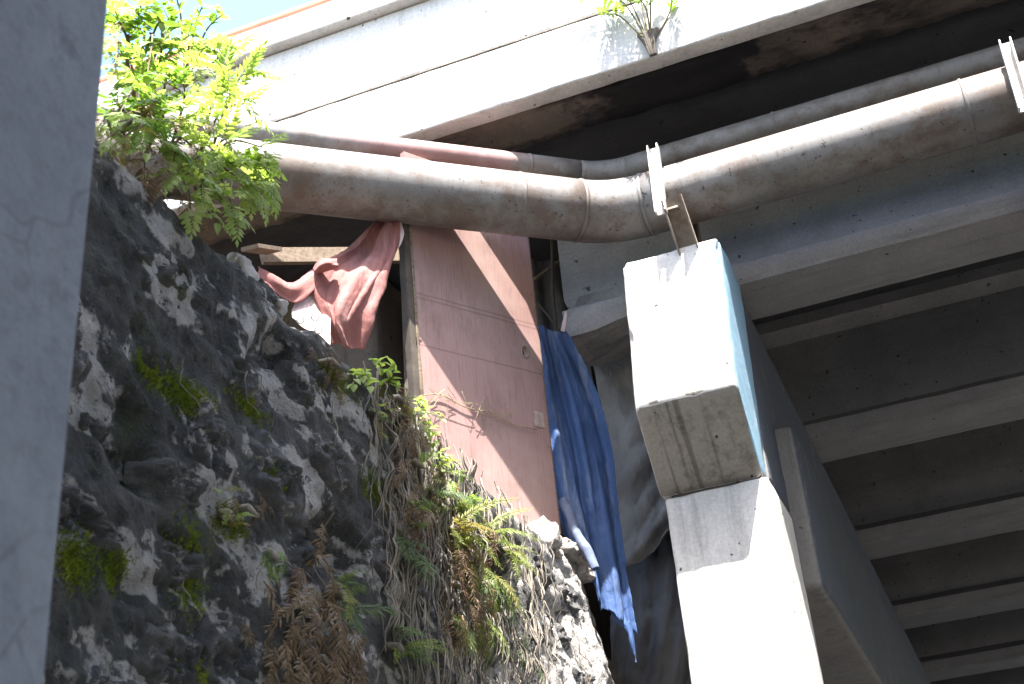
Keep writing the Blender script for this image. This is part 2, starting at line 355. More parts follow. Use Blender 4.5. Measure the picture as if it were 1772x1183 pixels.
# ------------------------------------------------------------------ the bridge
def bridge():
    d = thing('bridge_deck', 'concrete bridge deck with white sunlit edge and dark sooty underside', 'bridge deck', (0, FY, 4.9))
    XA, XB = -14, 42
    # edge beam, stepped: fascia face, drip strip under it, slab behind
    def wf(V):
        k = (V[:, 2] < 5.06) & (V[:, 1] < FY+.1)
        V[k, 2] += np.clip(fbm(V[k]*np.array([1, .3, .3]), 12, 4, .7), -.1, 1)*.012; return V
    v, f = rbox((XA, FY, 5.055*KZ), (XB, FY+.12, 5.485*KZ), r=.014, amp=.003, steps=(.05, .11, .11), chip=.002, warp=wf)
    obj('fascia', v, f, CONC, d)
    v, f = rbox((XA, FY+.125, 5.07*KZ), (XB, FY+.47, 5.40*KZ), r=.03, amp=.02, fs=4, steps=(.06, .06, .15), chip=.03)
    obj('drip_strip', v, f, DRIP, d)
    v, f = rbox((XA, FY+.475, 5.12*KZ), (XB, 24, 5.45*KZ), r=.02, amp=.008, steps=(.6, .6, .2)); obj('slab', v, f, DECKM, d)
    v, f = rbox((XA, FY+.02, 5.525*KZ), (XB, FY+.25, 6.075*KZ), r=.012, amp=.003, steps=(.12, .1, .1)); obj('parapet', v, f, CONC, d)
    v, f = rbox((XA, FY+.035, 5.40*KZ), (XB, FY+.2, 5.55*KZ), r=.01, amp=0, steps=(1, .1, .1)); obj('joint', v, f, DARKW, d)
    v, f = rbox((XA, FY-.05, 6.08*KZ), (XB, FY+.3, 6.285*KZ), r=.016, amp=.004, steps=(.12, .1, .1)); obj('coping', v, f, CONC, d)
    rail = thing('handrail', 'red painted pipe handrail on top of the bridge parapet', 'handrail', (-4, FY+.06, 6.285*KZ))
    obj('rail', *tube([(XA, FY+.06, 6.395*KZ), (-8, FY+.06, 6.395*KZ), (0, FY+.06, 6.395*KZ), (XB, FY+.06, 6.395*KZ)],   .043, 14), REDR, rail)
    for x in np.arange(-9.345, 2, 2.0):
        v, f = rbox((x-.05, FY+.03, 6.27*KZ), (x+.05, FY+.09, 6.375*KZ), r=.008, amp=.001, step=.05); obj('post', v, f, STEEL, rail)
    # girders: flange, sloped shoulder, web, top flange
    prof = [(0, 3.95), (.43, 3.95), (.43, 4.08), (.30, 4.17), (.30, 4.82), (.40, 4.90), (.40, 5.028), (.03, 5.028), (.03, 4.90), (.13, 4.82), (.13, 4.17), (0, 4.08)]
    ords = ['nearest the bridge edge, with a battered end', 'second in from the bridge edge', 'third in from the bridge edge', 'fourth in from the bridge edge', 'fifth in from the bridge edge', 'sixth in from the bridge edge', 'seventh in from the bridge edge']
    for i in range(7):
        y0 = 6.60+2.345*i
        xs = np.concatenate([[-1.975, -1.965, -1.94], np.arange(-1.88, 3, .12), np.arange(4, 42, 2.)])
        pp = []
        for a, b in zip(prof, prof[1:]+prof[:1]):
            n = max(1, int(np.hypot(a[0]-b[0], a[1]-b[1])/.06)); pp += [(a[0]+(b[0]-a[0])*k/n, a[1]+(b[1]-a[1])*k/n) for k in range(n)]
        V = np.array([(x, y0+a, z) for x in xs for a, z in pp]); m = len(pp)
        low = V[:, 2] < 4.2
        V[:, 1] += fbm(V, 4, 3)*.006; V[:, 2] += np.where(low, fbm(V, 5, 3)*.006, 0)
        if i == 0:   # the battered end
            k = (V[:, 0] < -1.40) & low
            c = np.clip((-1.45-V[:, 0])/.5, 0, 1)*np.clip(fbm(V, 4.5, 4)+.35, 0, 1)
            rg = fbm(V, 14, 3)*.02; V[k, 1] += (c*.06*np.sign(y0+.21-V[:, 1])+rg)[k]; V[k, 2] += (c*.03-.05*np.clip((-1.5-V[:, 0])/.3, 0, 1)*(V[:, 2] < 4.0)+rg)[k]; V[k, 0] += (c*.05)[k]
        Fc = [list(q)[::-1] for q in grid_faces(len(xs), m, True)]+[list(range(m))]
        t = thing('bridge_girder', 'grey concrete bridge girder '+ords[i], 'girder', (-1.9, y0, 3.95), 'girders under the bridge deck')
        obj('girder_body', V, Fc, GIRD, t, smooth=False)
        for k, (x0, x1) in enumerate(((-1.36, -1.0),)):
            v, f = rbox((x0, y0+.06, 3.872), (x1, y0+.37, 3.948), r=.006, amp=.001, step=.1); obj('bearing_pad', v, f, DARKW, t)
    for i in range(6):
        y0 = 6.60+2.345*i
        for x in (3.9,):
            v, f = rbox((x, y0+.31, 4.15), (x+.2, y0+2.345+.12, 5.018), r=.01, amp=.004, step=.3)
            tag(obj('diaphragm_beam', v, f, GIRD, base=(x, y0+.5, 4.15)), 'concrete cross beam wedged between two neighbouring girders', 'cross beam', 'cross beams between girders')
    # pier
    p = thing('bridge_pier', 'pale concrete bridge pier with painted blue cap and square column', 'pier', (-1.16, 6.58, GZ))
    ZB = 2.655
    def wc(V):
        t = np.clip((6.27-V[:, 1])/.34, 0, 1); zb = ZB+.345*t
        V[:, 2] = 3.87-(3.87-V[:, 2])*(3.87-zb)/(3.87-ZB)
        k = np.clip((7-V[:, 1])/.6, 0, 1)
        V[:, 0] += .045*(V[:, 2]-3.3)*k; V[:, 2] -= .03*k*(V[:, 0] < -1.3)*0; return V
    v, f = rbox((-1.425, 5.93, ZB), (-.895, 6.46, 3.87), r=.03, amp=.006, steps=(.045, .045, .045), chip=.012, warp=wc)
    cap = obj('cap_end', v, f, CAPM, p)
    # soffit of the haunch carries its own, dirtier board-marked skin
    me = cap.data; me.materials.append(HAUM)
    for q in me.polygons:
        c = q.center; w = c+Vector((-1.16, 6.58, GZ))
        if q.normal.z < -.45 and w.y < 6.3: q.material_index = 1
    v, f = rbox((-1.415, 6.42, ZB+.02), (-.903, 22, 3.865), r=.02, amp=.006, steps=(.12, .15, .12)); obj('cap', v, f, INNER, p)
    def wl(V):
        k = np.clip((V[:, 2]-3.0)/.22, 0, 1); V[:, 0] -= .0*k; return V
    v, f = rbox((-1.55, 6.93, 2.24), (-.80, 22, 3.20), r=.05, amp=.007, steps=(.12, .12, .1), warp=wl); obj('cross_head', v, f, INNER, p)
    v, f = rbox((-1.43, 6.275, GZ), (-.895, 6.90, ZB-.012), r=.018, amp=.005, steps=(.06, .06, .07), chip=.012)
    obj('column', v, f, CONC, p)
    v, f = rbox((-1.40, 6.30, ZB-.03), (-.92, 6.88, ZB+.03), r=.01, amp=.0, step=.2); obj('joint', v, f, DARKW, p)
    for y in (11.5, 16.5):
        v, f = rbox((-1.45, y, GZ), (-.88, y+.65, 2.235), r=.02, amp=.005, steps=(.2, .2, .25)); obj('column', v, f, CONC, p)
    # abutment behind the shack
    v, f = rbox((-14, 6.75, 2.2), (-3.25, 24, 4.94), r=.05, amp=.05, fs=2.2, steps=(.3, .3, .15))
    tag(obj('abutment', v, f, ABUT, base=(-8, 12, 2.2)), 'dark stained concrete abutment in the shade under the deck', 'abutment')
bridge()

# ------------------------------------------------------------------ foreground pillar and the ramp it carries
t = thing('concrete_pillar', 'smooth blue-grey plastered pillar with hairline cracks', 'pillar', (-1.3, .9, GZ))
v, f = rbox((-1.37, .55, GZ), (-1.0, 1.215, 5.56), r=.02, amp=.003, fs=3, steps=(.1, .08, .1)); obj('shaft', v, f, PILL, t)
v, f = rbox((-1.38, -14, 5.57), (42, 2.75, 6.1), r=.02, amp=.006, steps=(1., .6, .2))
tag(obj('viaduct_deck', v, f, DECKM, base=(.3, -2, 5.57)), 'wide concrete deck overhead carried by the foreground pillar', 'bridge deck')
t = thing('concrete_pillar', 'plastered pillar standing farther along under the wide overhead deck', 'pillar', (5.8, -1.2, GZ))
v, f = rbox((5.5, -1.5, GZ), (6.1, -.9, 5.56), r=.02, amp=.003, fs=3, steps=(.3, .3, .3)); obj('shaft', v, f, PILL, t)

# ------------------------------------------------------------------ stone wall
YE, RC = 6.42, .42
def wpath(s):
    """plan of the wall: straight along y, then round the corner away from the street"""
    s = np.asarray(s, float); L1 = YE-.2; L2 = RC*math.pi/2
    a = np.clip((s-L1)/RC, 0, math.pi/2); k = np.clip(s-L1-L2, 0, None)
    x = WX-RC+RC*np.cos(a)-k; y = .2+np.minimum(s, L1)+RC*np.sin(a)
    return np.stack([x, y], -1), np.stack([np.cos(a), np.sin(a)], -1)
def wdisp(s, z):
    P = np.stack([np.zeros_like(s)+.37, s, z], -1)
    b = fbm(P, 1.3, 3)*.04+fbm(P+5, 4.2, 4)*.026
    rd = 1-np.abs(fbm(P+9, 7, 4)); b += (rd**2-.6)*.02
    k = fbm(P+31, 2.6, 3); b -= np.clip(k-.36, 0, 1)*.35                   # holes where stones fell out
    return b+fbm(P, 22, 4, .65)*.022
def wall():
    w = thing('stone_wall', 'rough mossy black stone retaining wall with pale mortar patches', 'stone wall', (WX, 3.5, GZ))
    s = np.arange(0, 8.2, .02)
    zs = list(np.arange(GZ, .3, .12))+list(np.arange(.32, WT-.08, .018))
    prof = [(0, z) for z in zs]+[(-.08+.08*math.cos(a), WT-.08+.08*math.sin(a)) for a in np.linspace(.1, math.pi/2, 8)]+[(-x, WT) for x in np.linspace(.10, .9, 24)]
    prof = np.array(prof); n, m = len(s), len(prof)
    S, O = np.repeat(s, m), np.tile(prof[:, 0], n); Z = np.tile(prof[:, 1], n)
    P, N = wpath(S)
    face = np.clip(1-(-O)/.12, 0, 1)
    arc = np.tile(np.cumsum(np.r_[0, np.hypot(np.diff(prof[:, 0]), np.diff(prof[:, 1]))]), n)+GZ
    D = wdisp(S, arc)
    end = np.clip((S-5.6)/.8, 0, 1)                                       # the plastered end leans out at its foot
    out = O+D*face+end*.16*(WT-Z)*face
    V = np.stack([P[:, 0]+N[:, 0]*out, P[:, 1]+N[:, 1]*out, Z+D*(1-face)*1.1+fbm(np.stack([S*0, S, S*0], -1), 1.5, 3)*.05*(Z > 1.5)*np.clip((Z-1.5)/.8, 0, 1)], -1)
    o = obj('mortar', V, grid_faces(n, m)[:, ::-1], MORT, w)
    Q = np.stack([S*0+2, S*.55, arc], -1)
    pale = .5+fbm(Q, 7.0, 5, .68)*.95+np.clip((S-4.9)/.9, 0, 1)*.32+np.clip(D, -.05, .08)*1.2-.115
    at = o.data.attributes.new('pale', 'FLOAT', 'POINT'); at.data.foreach_set('value', pale.astype(np.float32))
    # stones, each its own piece, bedded in the mortar
    row = 0; z = .42
    while z < WT-.05:
        y = 1.9+(row % 2)*.2+random.uniform(-.08, .08)
        while y < 6.5:
            rx, rz = random.uniform(.11, .21), random.uniform(.075, .14)
            sy, sz = y+random.uniform(-.05, .05)-.2, z+random.uniform(-.05, .05)
            skip = random.random() < (.34 if sy < 5.0 else .72) or sz+rz*.6 > WT
            if not skip:
                nr, ns = 15, 34
                rr = np.linspace(0, 1, nr)**.8; an = np.linspace(0, 2*math.pi, ns, endpoint=False)
                Rg, Ag = np.repeat(rr, ns), np.tile(an, nr)
                ca, sa = np.cos(Ag), np.sin(Ag)
                sq = (np.abs(ca)**2.4+np.abs(sa)**2.4)**(-1/2.4)
                wob = 1+.42*fbm(np.stack([ca*1.1+sy*9, sa*1.1+sz*7, ca*0], -1), 1.2, 3)
                ss, zz = sy+Rg*ca*rx*sq*wob, sz+Rg*sa*rz*sq*wob
                P, N = wpath(ss)
                Hh = random.uniform(.0, .03)
                Q = np.stack([ss*0+sy, ss, zz], -1)
                craggy = (1-np.abs(fbm(Q, 9, 5, .65))*2)*.05+fbm(Q, 24, 3, .7)*.03-.03-np.clip(fbm(Q+3, 8, 3)-.1, 0, 1)*.12
                e = np.clip((ss-5.6)/.8, 0, 1)*.16*(WT-zz)
                dd = wdisp(np.full_like(ss, sy), np.full_like(zz, sz))*.6+wdisp(ss, zz)*.4+Hh*(1-Rg**4)+craggy*(1-Rg**6)-.035*Rg**6+e
                V = np.stack([P[:, 0]+N[:, 0]*dd, P[:, 1]+N[:, 1]*dd, zz], -1)
                obj('stone', V, grid_faces(nr, ns, True)[:, ::-1], STONE, w)
            y += rx*2+random.uniform(.0, .06)
        z += .225; row += 1
    return w
wall()
# soil behind the wall: floor of the shack, a bank up towards the near side
sx = np.concatenate([np.linspace(-12, -4.2, 12), np.linspace(-4.1, WX-.12, 50)]); sy = np.concatenate([np.linspace(-2, 1.5, 8), np.linspace(1.6, 7.0, 110), np.linspace(7.2, 24, 14)])
X, Y = np.meshgrid(sx, sy, indexing='ij'); X = X.ravel(); Y = Y.ravel()
Q = np.stack([X, Y, X*0], -1)
bank = np.clip((5.0-Y)/1.4, 0, 1)
Z = WT-.05+fbm(Q, 2, 4)*.05+fbm(Q, 9, 3)*.025+bank*np.clip(WX-.2-X, 0, .9)*1.5+bank*np.clip(fbm(Q, 3, 3), 0, 1)*.15*np.clip((WX-.2-X)*3, 0, 1)
Z = np.where(Y > 6.75, np.where(X > -2.5, WT-.12, Z), Z)
k = (Y > 6.8) & (X > -2.3)
Z = np.where(k, WT-.3, Z)
tag(obj('soil', np.stack([X, Y, Z], -1), grid_faces(len(sx), len(sy)), SOIL), kind='structure')

# ------------------------------------------------------------------ pipes
def bend(p, c, q, r, n=12):
    p, c, q = map(lambda a: np.array(a, float), (p, c, q)); a = (p-c)/np.linalg.norm(p-c); b = (q-c)/np.linalg.norm(q-c)
    th = math.acos(a@b); t = r/math.tan(th/2); A = c+a*t; B = c+b*t; O = c+(a+b)/np.linalg.norm(a+b)*(r/math.sin(th/2))
    va, vb = A-O, B-O; om = math.acos((va@vb)/(r*r))
    return [O+(math.sin((1-k)*om)*va+math.sin(k*om)*vb)/math.sin(om) for k in np.linspace(0, 1, n)]
def pipe(name, label, C, dl, z, r, rb, mat, rings, group):
    C = np.array([*C, z]); L = C+np.array([*dl, 0])*6.5; R_ = C+np.array([7, 0, 0])
    e = bend(R_, C, L, rb)
    t = thing(name, label, 'pipe', C-np.array([0, 0, r]), group)
    sub = lambda a, b, n: [a+(b-a)*k for k in np.linspace(0, 1, n)]
    rough = lambda vf: (vf[0]+.0, vf[1])
    obj('straight_run', *tube(sub(R_, e[0], 50), r, 40), mat, t)
    obj('elbow', *tube(e, r, 40), mat, t)
    obj('straight_run', *tube(sub(e[-1], L, 50), r, 40), mat, t)
    for s_, d in rings:
        p = (e[0]+np.array([s_, 0, 0])) if s_ > 0 else (e[-1]+np.array([*dl, 0])*(-s_))
        ax = np.array([1., 0, 0]) if s_ > 0 else np.array([*dl, 0])
        q = [p-ax*.011, p-ax*.006, p+ax*.006, p+ax*.011]
        obj('weld_seam', *tube(q, [r-.002, r+d, r+d, r-.002], 40, False), mat, t)
DL = np.array([-.785, -.62]); DL /= np.linalg.norm(DL)
pipe('large_pipe', 'thick grey water pipe bending above the end of the pier cap', (-1.43, 6.0), DL, 4.235, .172, .55, PIPE1, ((.012, .004), (1.72, .006), (-.012, .004), (-.36, .003), (-1.9, .004)), 'pipes along the bridge edge')
pipe('small_pipe', 'thin rusty pipe running above the thick grey pipe', (-1.488, 6.175), DL, 4.64, .070, .45, PIPE2, ((.85, .004), (-.3, .003)), 'pipes along the bridge edge')

def bracket(x, label):
    t = thing('pipe_bracket', label, 'bracket', (x, 6.0, 3.87), 'steel pipe brackets')
    obj('front_post', *bar((x-.012, 5.80, 4.02), (x+.0, 5.80, 4.45), channel(.06, .05, .008), (0, -1, 0)), STEEL, t, smooth=False)
    obj('brace', *bar((x+.055, 5.785, 4.085), (x+.075, 5.99, 3.80), channel(.11, .07, .009), (0, -1, .3)), RUST, t, smooth=False)
    obj('rear_post', *bar((x+.06, 6.10+.135, 3.86), (x+.06, 6.10+.135, 4.60), channel(.075, .05, .008), (0, -1, 0)), RUST, t, smooth=False)
    obj('tie_plate', *bar((x+.04, 5.82, 4.045), (x+.05, 6.26, 4.045), rect(.07, .012), (0, 0, 1)), RUST, t, smooth=False)
    obj('base_plate', *bar((x+.06, 6.02, 3.875), (x+.06, 6.32, 3.875), rect(.16, .014), (0, 0, 1)), RUST, t, smooth=False)
    return t
bracket(-1.108, 'steel channel bracket holding the pipes on the pier cap')
bracket(.735, 'steel channel bracket holding the pipes away from the pier')
# the second bracket stands on a stub corbel of the girder
v, f = rbox((.68, 5.96, 3.72), (.92, 6.62, 3.862), r=.01, amp=.002, step=.08)
tag(obj('corbel', v, f, RUST, base=(.8, 6.3, 3.72)), 'short steel corbel bolted to the outer girder below a pipe bracket', 'corbel')

# ------------------------------------------------------------------ the shack: door, cloths, boards
DP = np.array([-2.014, 6.31, 2.568]); TH, LEAN, ROT = .486, -.075, .085
hd = np.array([math.sin(TH), math.cos(TH), 0]); n0 = np.array([math.cos(TH), -math.sin(TH), 0])
du = np.array([0, 0, 1])*math.cos(LEAN)-n0*math.sin(LEAN); dn = np.cross(hd, du)
du2 = du*math.cos(ROT)-hd*math.sin(ROT); hd2 = hd*math.cos(ROT)+du*math.sin(ROT)
dm = Matrix(((hd2[0], -dn[0], du2[0], DP[0]), (hd2[1], -dn[1], du2[1], DP[1]), (hd2[2], -dn[2], du2[2], DP[2]), (0, 0, 0, 1)))
door = thing('door_panel', 'worn red-brown plywood door propped up under the pipes', 'door'); door.matrix_world = dm
def dpart(name, V, Fc, mat, smooth=False, parent=door):
    me = bpy.data.meshes.new(name); me.from_pydata([tuple(map(float, v)) for v in V], [], [list(map(int, q)) for q in Fc]); me.update()
    if smooth: me.polygons.foreach_set('use_smooth', [True]*len(me.polygons))
    me.materials.append(mat); o = bpy.data.objects.new(name, me); return link(o, parent)
def leaf_panel():
    # skin with a real hole for the lock; local x along the width (0 at the right edge), y into the door
    cx, cz, r = -.115, 1.03, .026
    N = 24; V = []; Fc = []
    ring = [(cx+r*math.cos(a), cz+r*1.15*math.sin(a)) for a in np.linspace(0, 2*math.pi, N, endpoint=False)]
    sq = []
    for a in np.linspace(0, 2*math.pi, N, endpoint=False):
        c, s_ = math.cos(a), math.sin(a); k = .1/max(abs(c), abs(s_)); sq.append((cx+c*k, cz+s_*k))
    for y in (0, .034):
        V += [(a, y, b) for a, b in ring]+[(a, y, b) for a, b in sq]
    for i in range(N):
        j = (i+1) % N
        Fc += [[i, j, N+j, N+i], [2*N+i, 3*N+i, 3*N+j, 2*N+j], [i, 2*N+i, 2*N+j, j]]
    xs = [-.86, cx-.1, cx+.1, 0]; zs = [0, cz-.1, cz+.1, 2.06]; b = len(V)
    for y in (0, .034):
        for x in xs:
            for z in zs: V.append((x, y, z))
    for k, y in enumerate((0, 1)):
        for i in range(3):
            for j in range(3):
                if i == 1 and j == 1: continue
                q = [b+16*k+i*4+j, b+16*k+(i+1)*4+j, b+16*k+(i+1)*4+j+1, b+16*k+i*4+j+1]; Fc.append(q if k == 0 else q[::-1])
    for (i0, j0, i1, j1) in [(i, 0, i+1, 0) for i in range(3)]+[(i+1, 3, i, 3) for i in range(3)]+[(0, j+1, 0, j) for j in range(3)]+[(3, j, 3, j+1) for j in range(3)]:
        Fc.append([b+i0*4+j0, b+16+i0*4+j0, b+16+i1*4+j1, b+i1*4+j1])
    return V, Fc
dpart('panel', *leaf_panel(), DOORM)
v, f = rbox((-.905, -.006, .05), (-.866, .05, 2.0), r=.006, amp=.006, fs=14, steps=(.02, .02, .03)); dpart('edge_strip', v, f, DARKW, True)
v, f = rbox((-.868, -.010, .0), (-.852, -.001, 1.75), r=.003, amp=.006, fs=10, steps=(.01, .01, .02)); dpart('peeling_veneer', v, f, WOOD, True)
v, f = rbox((.002, .002, .02), (.012, .03, 2.0), r=.003, amp=.001, steps=(.01, .02, .2)); dpart('edge_strip', v, f, WOOD)
a = np.linspace(0, 2*math.pi, 21)
dpart('lock_ring', *tube([(-.115+.03*math.cos(x), -.002, 1.03+.034*math.sin(x)) for x in a], .005, 6), RUST, True)
v, f = rbox((-.105, -.004, .60), (-.03, -.001, .69), r=.001, amp=.001, steps=(.01, .01, .01)); dpart('pale_patch', v, f, simple('worn_white', (.36, .30, .28), (.24, .15, .12), 20), True)

for zz in (.08, .5, .95, 1.4, 1.85):
    for xx in (-.84, -.02):
        v, f = rbox((xx-.005, -.004, zz-.005), (xx+.005, .002, zz+.005), r=.002, amp=0, step=.01); dpart('nail_head', v, f, RUST, True)
def cloth(name, label, cat, rails, mat, nu=70, nv=60, folds=(), amp=.01, thick=.004, group=None, edge=.006, fs=5):
    """rails: control points (px, py, depth y) of the hanging sheet; folds: (amplitude, waves across, drift) of the drape"""
    C = np.array([[aty(*p) for p in r] for r in rails])
    G = catmull(C, nu); G = np.swapaxes(catmull(np.swapaxes(G, 0, 1), nv), 0, 1)
    du_ = np.gradient(G, axis=0); dv_ = np.gradient(G, axis=1); N = np.cross(du_, dv_); N /= np.linalg.norm(N, axis=2, keepdims=True)+1e-9
    u = np.linspace(0, 1, nu)[:, None]; v = np.linspace(0, 1, nv)[None, :]
    d = np.zeros((nu, nv))
    for a_, w_, dr, ph in folds:
        k = np.sin(2*math.pi*(u*w_+dr*v+ph)+1.2*np.sin(5*v+ph*7)); d += a_*(np.sign(k)*np.abs(k)**.7)*np.clip(.25+v*1.3, 0, 1)
    P = G.reshape(-1, 3); d += (fbm(P, fs, 4)*amp).reshape(nu, nv)
    e = fbm(P, 24, 3).reshape(nu, nv)*edge
    m = np.zeros((nu, nv)); m[0] = m[-1] = 1; m[:, -1] = 1
    V = (G+N*d[..., None]+np.array([0, 0, 1.])*(e*m)[..., None]*2).reshape(-1, 3)
    base = V[V[:, 2].argmin()]
    o = obj(name, V, grid_faces(nu, nv), mat, base=base)
    s_ = o.modifiers.new('thickness', 'SOLIDIFY'); s_.thickness = thick; s_.offset = 0
    if label: tag(o, label, cat, group)
    return o
y = 5.15
red = cloth('red_cloth', 'faded red cloth slung from the thick pipe beside the dark opening', 'cloth', [
    [(653, 380, 5.30), (604, 427, 5.2), (563, 452, 5.10), (545, 480, 5.05), (556, 535, 5.06), (572, 588, 5.08)],
    [(664, 380, 5.32), (628, 436, 5.27), (588, 470, 5.08), (566, 512, 5.0), (574, 556, 5.0), (590, 598, 5.06)],
    [(678, 381, 5.30), (660, 450, 5.24), (630, 500, 5.1), (604, 545, 5.02), (600, 575, 5.05), (608, 602, 5.1)],
    [(693, 383, 5.30), (688, 428, 5.30), (668, 488, 5.28), (652, 527, 5.22), (640, 568, 5.2), (627, 604, 5.2)]],
    REDC, 90, 90, ((.020, 2.6, .5, .1), (.010, 5.3, -.6, .4)), .022)
cloth('red_cloth', 'end of a red cloth trailing from the knot over the wall top', 'cloth', [
    [(560, 452, 5.08), (532, 470, 5.02), (505, 488, 4.95), (478, 476, 4.85), (446, 464, 4.72)],
    [(562, 462, 5.04), (538, 487, 4.98), (508, 504, 4.9), (480, 494, 4.8), (448, 474, 4.68)],
    [(563, 474, 5.06), (545, 500, 5.0), (512, 522, 4.93), (482, 510, 4.83), (450, 486, 4.70)]], REDC, 30, 50, ((.010, 1.5, .3, .2),), .012)
knot = cloth('cloth_knot', 'tight twisted knot gathering the red cloth', 'cloth knot', [
    [(543, 466, 5.02), (552, 452, 5.0), (566, 447, 5.0), (582, 450, 5.02)],
    [(545, 470, 4.96), (556, 460, 4.94), (570, 456, 4.94), (584, 458, 4.98)],
    [(550, 474, 5.02), (560, 469, 5.0), (573, 465, 5.0), (586, 466, 5.03)]], REDC, 26, 26, ((.006, 2, .6, .3),), .01)
wc_ = cloth('eyelet_cloth', 'pale pink banner cloth with metal eyelets below the red cloth', 'banner', [
    [(534, 492, 5.02), (516, 516, 4.97), (507, 532, 4.93), (506, 549, 4.9)],
    [(556, 506, 5.04), (540, 530, 5.0), (534, 552, 4.97), (538, 572, 4.94)],
    [(574, 522, 5.05), (572, 548, 5.02), (572, 570, 5.0), (572, 593, 4.97)]], PINKC, 40, 40, ((.008, 1.6, .3, .3),), .012)
for px, py, dp in ((520, 553, 4.905), (551, 571, 4.935), (545, 549, 4.945)):
    c = aty(px, py, dp-.02); q = [c+.017*(math.cos(b)*np.array(RT)+math.sin(b)*np.array(UP)) for b in a]
    e_ = obj('eyelet', *tube(q, .004, 6), STEEL, wc_)
cloth('white_rag', 'white rag strip hanging from the pipe next to the red cloth', 'rag', [
    [(688, 383, 5.31), (692, 410, 5.30), (690, 428, 5.29)], [(694, 383, 5.31), (699, 405, 5.30), (692, 425, 5.28)]], PINKC, 12, 20, (), .006)

blue = cloth('blue_tarpaulin', 'crumpled bright blue tarpaulin hanging beside the red-brown door', 'tarpaulin', [
    [(929, 560, 6.42), (941, 650, 6.40), (955, 780, 6.40), (966, 870, 6.40), (980, 925, 6.42), (1014, 985, 6.46)],
    [(943, 566, 6.46), (962, 660, 6.46), (984, 780, 6.46), (1000, 880, 6.46), (1020, 955, 6.48), (1036, 1040, 6.5)],
    [(960, 574, 6.50), (990, 660, 6.50), (1016, 780, 6.52), (1030, 880, 6.52), (1045, 965, 6.53), (1062, 1066, 6.55)],
    [(980, 572, 6.54), (1018, 648, 6.58), (1054, 760, 6.60), (1070, 870, 6.60), (1084, 980, 6.60), (1102, 1092, 6.62)]],
    BLUEC, 110, 110, ((.022, 2.3, .2, .1), (.010, 4.6, -.3, .35)), .022, edge=.035, fs=6)
cloth('blue_tarpaulin', 'thin torn tail of blue tarpaulin hanging below the crumpled sheet', 'tarpaulin', [
    [(1052, 1050, 6.55), (1066, 1075, 6.56), (1080, 1085, 6.57), (1094, 1110, 6.6)],
    [(1072, 1040, 6.58), (1085, 1070, 6.58), (1096, 1095, 6.6), (1101, 1150, 6.6)]], BLUEC, 14, 30, ((.006, 1, .3, .2),), .012, edge=.02)
# rolled lower hem, like a tube
hem = [aty(*p) for p in ((972, 868, 6.36), (990, 905, 6.34), (1012, 945, 6.33), (1030, 985, 6.33))]
v, f = tube(catmull(hem, 40), .026, 18, False); v = v+(fbm(v, 9, 3)*.018)[:, None]*np.array([1, -1, .2])
tag(obj('tarpaulin_roll', v, f, cloth_mat('faded_blue', (.16, .19, .28), (.10, .13, .22)), base=v[v[:, 2].argmin()]), 'rolled grey-blue hem of tarpaulin by the foot of the door', 'tarpaulin roll')
cloth('grey_tarpaulin', 'sagging dark grey tarpaulin behind the blue one, next to the column', 'tarpaulin', [
    [(1020, 600, 7.15), (1040, 700, 7.15), (1052, 800, 7.12), (1062, 890, 7.1), (1070, 985, 7.08)],
    [(1060, 605, 7.2), (1082, 720, 7.1), (1095, 820, 7.08), (1105, 910, 7.05), (1110, 965, 7.05)],
    [(1110, 605, 7.2), (1130, 720, 7.15), (1140, 810, 7.12), (1150, 890, 7.1), (1158, 920, 7.08)],
    [(1150, 600, 7.25), (1175, 720, 7.2), (1185, 810, 7.2), (1190, 880, 7.2), (1196, 905, 7.2)]],
    GREYC, 80, 90, ((.022, 1.2, 2.6, .2), (.012, 2.1, 4.7, .6)), .03)
cloth('black_sheet', 'black plastic sheet hanging in folds below the grey tarpaulin', 'tarpaulin', [
    [(1040, 900, 7.28), (1052, 990, 7.26), (1064, 1090, 7.25), (1075, 1200, 7.25), (1080, 1260, 7.25)],
    [(1090, 905, 7.3), (1104, 1000, 7.2), (1116, 1100, 7.18), (1126, 1200, 7.18), (1130, 1260, 7.2)],
    [(1140, 900, 7.3), (1158, 1000, 7.22), (1172, 1100, 7.2), (1182, 1200, 7.2), (1186, 1260, 7.2)],
    [(1190, 890, 7.32), (1212, 1000, 7.28), (1226, 1100, 7.26), (1236, 1200, 7.26), (1240, 1260, 7.26)]],
    BLACKC, 80, 90, ((.03, 1.8, 1.3, .2), (.014, 4.2, 1.9, .6)), .04)
cloth('black_sheet', 'added black sheet darkening the shaded gap between door and girder end', 'tarpaulin', [  # sheet added to make the shaded gap look dark
    [(905, 405, 7.3), (915, 500, 7.3), (925, 600, 7.25), (935, 700, 7.2)], [(945, 405, 7.4), (955, 500, 7.35), (968, 600, 7.3), (980, 700, 7.3)],
    [(990, 405, 7.5), (1000, 500, 7.4), (1015, 600, 7.35), (1040, 720, 7.35)]], BLACKC, 40, 50, ((.03, 2.4, .4, .2),), .04)
cloth('white_rag', 'small white scrap of cloth pinched at the battered girder end', 'rag', [
    [(978, 538, 6.55), (974, 555, 6.53), (970, 572, 6.52)], [(981, 540, 6.55), (980, 556, 6.53), (977, 574, 6.52)]], PINKC, 8, 14, (), .004)
def stick(name, label, cat, p, q, r, mat, group=None, prof=None):
    p, q = np.array(p), np.array(q); t_ = np.linspace(0, 1, 14)[:, None]; path = p+(q-p)*t_
    if prof: v, f = bar(p, q, rect(*prof), (0, 0, 1)); sm = False
    else:
        path = path+(np.stack([fbm(path*1.0+k*9, 2.5, 2) for k in range(3)], -1))*r*1.2; v, f = tube(path, np.linspace(r, r*.7, 14), 8); sm = True
    return tag(obj(name, v, f, mat, base=(p+q)/2, smooth=sm), label, cat, group)
